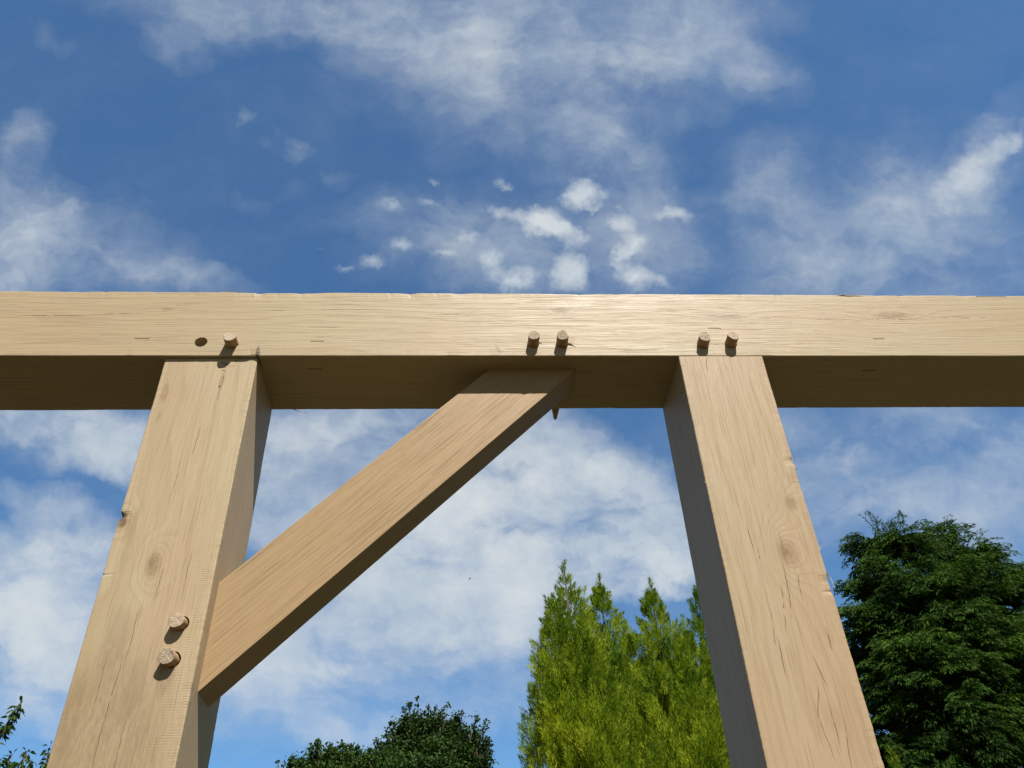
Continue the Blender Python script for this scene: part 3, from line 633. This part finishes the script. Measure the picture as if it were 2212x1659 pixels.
# ---- dark spreading cypress on the right
dark_m = leafmat('dark_cypress_foliage', [(0.009, 0.026, 0.005), (0.025, 0.058, 0.009), (0.050, 0.104, 0.012), (0.096, 0.170, 0.023)], trans=0.18, var=0.9)
def fans(rng, c, axis, L, tint, per, droop, bl, bw, spread=0.5):
    """drooping flat sprays: side shoots along an arching midrib"""
    n = len(c); idx = np.repeat(np.arange(n), per); N_ = len(idx)
    s = rng.random(N_)
    ax = axis[idx]; down = np.array([0, 0, -1.0])
    side = unit(np.cross(ax, np.array([0, 0, 1.0]))+1e-5); roll = rng.normal(size=(n, 3))*0.35; side = unit(side+roll[idx])
    Lx = L[idx]
    base = c[idx] + ax*(s*Lx)[:, None] + down*(droop*Lx*s**2.2)[:, None]
    tang = unit(ax + down*(droop*2.2*s**1.2)[:, None])
    sg = np.where(rng.random(N_) < 0.5, -1.0, 1.0)
    wid = np.sin(np.pi*np.clip(s*0.85+0.12, 0, 1))*spread*Lx*rng.random(N_)
    base = base + side*(sg*wid*0.7)[:, None] + down*(wid*0.35)[:, None]
    d = unit(tang + side*(sg*(0.75-0.4*s))[:, None] + down*0.25 + rng.normal(size=(N_, 3))*0.18)
    Q = blades(base, d, bl*(0.6+0.8*rng.random(N_)), bw*(0.7+0.6*rng.random(N_)), rng)
    return Q.reshape(-1, 3), np.clip(tint[idx]+0.22*s-0.10+0.10*rng.normal(size=N_), 0, 1)
def cypress():
    rng = np.random.default_rng(7); Y = 14.0
    top = at(1990, 1120, Y); base = Vector((at(2085, 1500, Y).x, Y, 0)); root = empty('cypress_tree', base)
    tag(root, 'large dark green cypress with drooping sprays filling the lower right corner', 'tree')
    Ht = top.z
    # lobes: leaders and bulges placed round the crown (centre, radii)
    LB = [(1890,1190,45,48,0),(1950,1180,45,46,-.3),(2045,1190,52,52,.2),(2112,1225,52,56,-.5),(2170,1285,50,52,-.2),(1965,1290,95,90,-.6),(2070,1320,105,95,-1.0),(1872,1272,38,30,-.2),
          (1890,1370,78,76,-.3),(2005,1440,110,90,-1.1),(2130,1420,100,90,-.9),(1930,1520,88,90,-.6),(2065,1580,110,90,-1.2),(2180,1560,90,90,-.8),(1960,1670,115,95,-.9),(1845,1430,45,56,0.3),
          (2235,1440,70,110,0),(2290,1640,100,150,0),(2070,1480,180,230,1.4),(2000,1850,200,170,-.3),(2200,1860,180,200,-.3),(2030,1330,120,110,1.0),(1885,1630,62,80,-.1)]
    QQ, TT = [], []; paths = [([(0, 0, -0.05), (0.05, 0.02, Ht*0.5), (-0.1, 0, Ht*0.82)], [0.24, 0.15, 0.05])]
    B = np.array(base)
    for li, (px, py, rx, ry, dy) in enumerate(LB):
        Yc = Y+dy; c0 = np.array(at(px, py, Yc)); dist = (Vector(c0)-CAM).length
        k = dist/FP; ax_, az_ = rx*k, ry*k; ay_ = 0.5*(ax_+az_); R3 = np.array([ax_, ay_, az_])
        nb = int(16*(ax_*az_)**0.8/0.35)+7            # boughs, each an overhanging tier of sprays
        ub = unit(rng.normal(size=(nb, 3))); ub[:, 1] -= 0.30; ub = unit(ub)
        cb = c0+ub*R3*(0.50+0.50*rng.random((nb, 1)))
        per = 9; ib = np.repeat(np.arange(nb), per); n = nb*per
        out = unit(ub*np.array([1, 1, 0.25])+np.array([0, 0, 0.12]))[ib]
        sidev = unit(np.cross(out, np.array([0, 0, 1.0])))
        a_ = rng.uniform(-1.0, 1.0, n)[:, None]
        dirn = unit(out+sidev*a_*0.9+np.array([0, 0, 0.15])+rng.normal(size=(n, 3))*0.16)
        pos = cb[ib]+rng.normal(size=(n, 3))*np.array([0.09, 0.09, 0.07])
        L = (0.22+0.26*rng.random(n))
        tb = 0.34+0.17*rng.normal(size=nb)
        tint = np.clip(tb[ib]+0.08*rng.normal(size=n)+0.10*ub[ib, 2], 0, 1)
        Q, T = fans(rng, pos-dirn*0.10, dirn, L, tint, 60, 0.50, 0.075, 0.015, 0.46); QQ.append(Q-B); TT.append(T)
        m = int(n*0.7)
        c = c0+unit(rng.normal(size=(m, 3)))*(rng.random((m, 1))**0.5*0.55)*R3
        Q = blades(c, unit(rng.normal(size=(m, 3))), np.full(m, 0.24), np.full(m, 0.14), rng); QQ.append(Q.reshape(-1, 3)-B); TT.append(np.full(m, 0.0))  # inside of the crown gets the darkest tint, painted shade in the recesses
        if py < 1700:
            st = Vector((0, 0, max(0.5, c0[2]-1.6))); en = Vector(c0-B)
            paths.append(([st, (st+en)/2+Vector((0, 0, -0.15)), en], [0.07, 0.045, 0.012]))
    # whippy shoots that break the outline, tips hanging over
    W = [(1862,1095,1895,1150,0),(1936,1097,1950,1140,0),(2045,1113,2055,1165,0),(2118,1130,2105,1185,0),(1803,1250,1845,1275,0),(1845,1185,1875,1205,0),(2170,1180,2160,1230,0),(1890,1112,1905,1160,0),(2000,1130,2005,1170,0),(1815,1262,1850,1290,0),(1850,1222,1880,1245,0),(2085,1150,2080,1190,0),(2206,1232,2195,1270,0),(1838,1325,1865,1340,0),(1925,1120,1935,1160,0)]
    for (tx, ty, bx, by, _) in W:
        a = np.array(at(bx, by, Y-0.1)); b = np.array(at(tx, ty, Y-0.1)); d = b-a; L0 = np.linalg.norm(d)
        for r_ in range(3):
            dd = unit((d/L0+rng.normal(size=3)*0.10)[None, :]+np.array([[0, 0, 0.25]]))
            Q, T = fans(rng, a[None, :]+rng.normal(size=(1, 3))*0.03, dd, np.array([L0*(1.0+0.15*rng.random())]), np.array([0.45]), 55, 0.30, 0.075, 0.012, 0.26); QQ.append(Q-B); TT.append(T)
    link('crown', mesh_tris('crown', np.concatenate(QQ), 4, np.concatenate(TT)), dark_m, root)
    V, F = tube_mesh(paths[:1]); tr = link('trunk', mesh('trunk', V, F, True), bark, root)
    for p_ in paths[1:]:
        V, F = tube_mesh([p_]); link('branch', mesh('branch', V, F, True), bark, tr)
cypress()

# ---- broadleaved trees low in the middle
leaf_m = leafmat('dark_broad_leaves', [(0.012, 0.028, 0.009), (0.027, 0.056, 0.014), (0.048, 0.091, 0.017), (0.080, 0.124, 0.027)], trans=0.22, var=1.2, rough=0.65)
bush_m = leafmat('mid_green_leaves', [(0.016, 0.039, 0.010), (0.034, 0.070, 0.014), (0.057, 0.101, 0.021), (0.094, 0.130, 0.036)], trans=0.25, var=1.2)
def leaves(rng, c, size, tint, up=0.25):
    n = len(c); nrm = unit(rng.normal(size=(n, 3))+np.array([0, 0, up])); a = unit(np.cross(nrm, unit(rng.normal(size=(n, 3))))); b = np.cross(nrm, a)
    s = size*(0.65+0.7*rng.random(n)); s = s[:, None]
    # six cornered leaf with a fold
    pts = [c-a*s*0.5, c-a*s*0.12+b*s*0.36, c+a*s*0.28+b*s*0.24, c+a*s*0.55-nrm*s*0.12, c+a*s*0.28-b*s*0.24, c-a*s*0.12-b*s*0.36]
    return np.stack(pts, 1).reshape(-1, 3), tint
def broadleaf(name, label, bx, Y, lobes, mat, seed, size, dens, shoots=(), group=None):
    rng = np.random.default_rng(seed); base = Vector((at(bx, 1640, Y).x, Y, 0)); B = np.array(base); root = empty(name, base); tag(root, label, 'tree', group)
    QQ, TT, br = [], [], []
    for (px, py, rx, ry, dy) in lobes:
        c0 = np.array(at(px, py, Y+dy)); k = (Vector(c0)-CAM).length/FP; ra = np.array([rx*k, 0.5*(rx+ry)*k, ry*k])
        nc = max(4, int(dens*(rx*ry)/900)); u_ = unit(rng.normal(size=(nc, 3))); cc = c0+u_*(0.35+0.65*rng.random((nc, 1))**0.6)*ra
        for q in range(nc):
            m = 72; d = unit((u_[q]+np.array([0, 0, 0.9]))[None, :])[0]; cr = size*2.3
            tt = rng.normal(size=(m, 3))*cr*0.55 + d*(rng.random((m, 1))-0.4)*cr*2.2
            Q, T = leaves(rng, cc[q]+tt, size, np.clip(0.28+0.22*rng.normal(size=m)+0.15*u_[q][2]+0.12*rng.normal(), 0, 1)); QQ.append(Q-B); TT.append(T)
        en = Vector(c0-B); st = Vector((0, 0, en.z*0.62)); br.append(([st, (st+en)/2+Vector((0, 0, 0.1)), en], [0.08, 0.05, 0.012]))
    for (tx, ty, bx2, by2) in shoots:
        a = np.array(at(bx2, by2+8, Y-0.3)); b = np.array(at(tx, ty-1, Y-0.3)); m = 84 if name != 'shrub' else 12
        kn = rng.random(5); kn[0] = 0.97; s = np.clip(kn[rng.integers(0, 5, m)][:, None]+rng.normal(size=(m, 1))*0.05, 0, 1); c = a+(b-a)*s+rng.normal(size=(m, 3))*size*(1.25-0.75*s)
        Q, T = leaves(rng, c, size*0.95, np.clip(0.35+0.2*rng.normal(size=m), 0, 1)); QQ.append(Q-B); TT.append(T)
        br.append(([Vector(a-B)-Vector((0, 0, 0.3)), Vector(a-B), Vector(b-B)], [0.02, 0.014, 0.004]))
    link('crown', mesh_tris('crown', np.concatenate(QQ), 6, np.concatenate(TT)), mat, root)
    hz = min(p[0][0].z for p in br)
    V, F = tube_mesh([([(0, 0, -0.05), (0.05, 0, hz*0.6), (0, 0, hz+0.6)], [0.22, 0.16, 0.09])]); tr = link('trunk', mesh('trunk', V, F, True), bark, root)
    for p_ in br: V, F = tube_mesh([p_]); link('branch', mesh('branch', V, F, True), bark, tr)
    return root
broadleaf('broadleaf_tree', 'dark green broadleaved tree with a rounded ragged top, low in the middle', 940, 21,
    [(905,1579,20,20,0),(880,1584,17,17,0),(935,1584,18,20,0),(975,1589,20,18,0),(1010,1609,20,17,.2),(1030,1644,18,20,.2),(860,1609,18,15,.1),(835,1639,20,15,0),(900,1624,39,25,0),(960,1634,40,28,-.3),(1010,1674,30,25,0),(870,1664,42,25,-.3),(940,1684,59,34,-.8),(1000,1744,51,42,0),(880,1744,76,42,0),(930,1654,51,51,.8)], leaf_m, 31, 0.072, 66,
    shoots=[(902,1510,905,1560),(873,1532,880,1580),(884,1520,885,1570),(925,1525,930,1570),(940,1530,945,1575),(968,1522,955,1575),(990,1545,980,1590),(998,1540,985,1600),(1032,1548,1015,1590),(1052,1555,1030,1600),(1055,1598,1025,1620),(1062,1608,1030,1640),(835,1575,850,1610),(812,1600,835,1630),(845,1560,860,1600),(1050,1640,1020,1650),(955,1530,950,1580)])
broadleaf('broadleaf_tree', 'low broadleaved tree with small uneven tops, left of the rounded one', 730, 19,
    [(690,1641,16,14,0),(712,1654,20,14,0),(740,1649,16,14,0),(770,1647,18,12,0),(800,1654,18,14,0),(655,1664,20,12,0),(835,1659,22,18,.5),(700,1679,46,14,0),(780,1677,46,14,0),(730,1729,110,40,0)], bush_m, 32, 0.066, 60,
    shoots=[(687,1601,690,1630),(712,1612,710,1640),(740,1610,742,1640),(773,1618,772,1640),(800,1622,798,1645),(630,1640,640,1660),(758,1612,760,1640)])
# red tipped shrub at the lower edge
red_m = leafmat('reddish_young_leaves', [(0.024, 0.048, 0.012), (0.056, 0.072, 0.016), (0.161, 0.056, 0.024), (0.209, 0.040, 0.024)], trans=0.3, var=6)
broadleaf('shrub', 'small shrub tip with reddish young leaves at the lower edge, left of the low tree', 603, 12,
    [(606,1712,10,16,0)], red_m, 33, 0.040, 30, shoots=[(599,1646,606,1672),(615,1642,609,1676)])

# ---- leafy branch ends at the lower left
spr_m = leafmat('glossy_spring_leaves', [(0.013, 0.029, 0.008), (0.029, 0.058, 0.013), (0.056, 0.101, 0.016), (0.120, 0.161, 0.028)], trans=0.35, var=5, rough=0.4)
def young_tree():
    rng = np.random.default_rng(77); Y = 5.0; base = Vector((at(-40, 1650, Y).x, Y, 0)); B = np.array(base)
    root = empty('young_tree', base); tag(root, 'slender young tree at the lower left edge, only its leafy branch ends in view', 'tree')
    S = [(50,1513,-40,1640,5),(42,1520,-5,1600,4),(20,1560,-30,1650,5),(60,1622,20,1690,4),(70,1640,30,1700,4),(28,1628,-10,1700,4),(8,1640,-30,1690,3),(108,1612,85,1700,5),(100,1645,80,1720,5),(118,1640,100,1730,5),(-30,1500,-60,1660,4),(45,1655,10,1720,5)]
    QQ, TT, br = [], [], []
    for (tx, ty, bx, by, k) in S:
        a = np.array(at(bx, by, Y)); b = np.array(at(tx, ty, Y)) ; d = b-a; L0 = np.linalg.norm(d); d = d/L0
        m = int(52*L0/0.30)+10
        s = rng.random(m)**0.8; q = unit(rng.normal(size=(m, 3)))
        c = a+(b-a)*s[:, None]
        cl = 0.02*np.sin(s*17+tx)[:, None]; c = c + q*np.abs(cl); dd = unit(d*0.35+q*1.0+np.array([0, 0, -0.75]))
        Q = blades(c, dd, 0.034+0.026*rng.random(m), 0.014+0.010*rng.random(m), rng, bend=np.tile(np.array([0, 0, -0.014]), (m, 1)))
        QQ.append(Q.reshape(-1, 3)-B); TT.append(np.clip(0.35+0.25*rng.normal(size=m), 0, 1))
        br.append(([Vector((0, 0, base.z+1.2)), Vector(a-B), Vector(b-B)], [0.02, 0.008, 0.002]))
    link('crown', mesh_tris('crown', np.concatenate(QQ), 4, np.concatenate(TT)), spr_m, root)
    V, F = tube_mesh([([(0, 0, -0.05), (0.01, 0, 0.8), (0, 0, 1.6)], [0.04, 0.03, 0.022])]); tr = link('trunk', mesh('trunk', V, F, True), bark, root)
    for p_ in br: V, F = tube_mesh([p_]); link('branch', mesh('branch', V, F, True), bark, tr)
young_tree()

# ------------------------------------------------------------------ insects in the air
fly_m, t = newmat('black_insect_body'); finish(t, t.node('ShaderNodeBsdfPrincipled', {'Base Color': (0.012, 0.011, 0.010, 1), 'Roughness': 0.35}))
wing_m, t = newmat('clear_insect_wing'); b = t.node('ShaderNodeBsdfPrincipled', {'Base Color': (0.35, 0.36, 0.38, 1), 'Roughness': 0.2, 'Alpha': 0.35}); finish(t, b)
def insect(px, py, Y, s, label, rotz, tilt):
    p = at(px, py, Y); root = empty('insect', p); root.rotation_euler = (0, tilt, rotz); tag(root, label, 'insect', 'flying insects')
    V, F = [], []; n = 10; prof = [(-1.0, .05), (-.8, .22), (-.4, .34), (-.1, .24), (.0, .18), (.25, .30), (.45, .22), (.55, .12), (.7, .22), (.85, .15), (.92, .03)]
    for (x, r) in prof:
        for k in range(n): a = 2*math.pi*k/n; V.append((x*s, r*s*math.cos(a), r*s*math.sin(a)*0.9))
    for i in range(len(prof)-1):
        for k in range(n): F.append((i*n+k, i*n+(k+1) % n, (i+1)*n+(k+1) % n, (i+1)*n+k))
    link('body', mesh('body', V, F, True), fly_m, root)
    for sd in (-1, 1):
        W_ = [(.25*s, .15*s*sd, .2*s), (.1*s, .9*s*sd, .7*s), (-.4*s, 1.1*s*sd, .8*s), (-.7*s, .7*s*sd, .6*s), (-.2*s, .2*s*sd, .25*s)]
        W_ = W_ + [(x, y, z_+0.015*s) for (x, y, z_) in W_]
        F2 = [(0, 1, 2, 3, 4), (9, 8, 7, 6, 5)] + [(i, (i+1) % 5, 5+(i+1) % 5, 5+i) for i in range(5)]
        link('wing', mesh('wing', W_, F2), wing_m, root)
insect(1015, 1250, 1.2, 0.0058, 'black flying insect against the white cloud between the brace and the right post', 0.5, -0.9)
insect(1168, 1367, 2.6, 0.0035, 'tiny dark flying insect just left of the tallest golden spire', 1.1, 0.4)
insect(1366, 1183, 2.6, 0.0028, 'tiny pale speck of an insect in the cloud above the golden spires', 0.2, 0.2)

sc.render.resolution_x = 1024; sc.render.resolution_y = 768
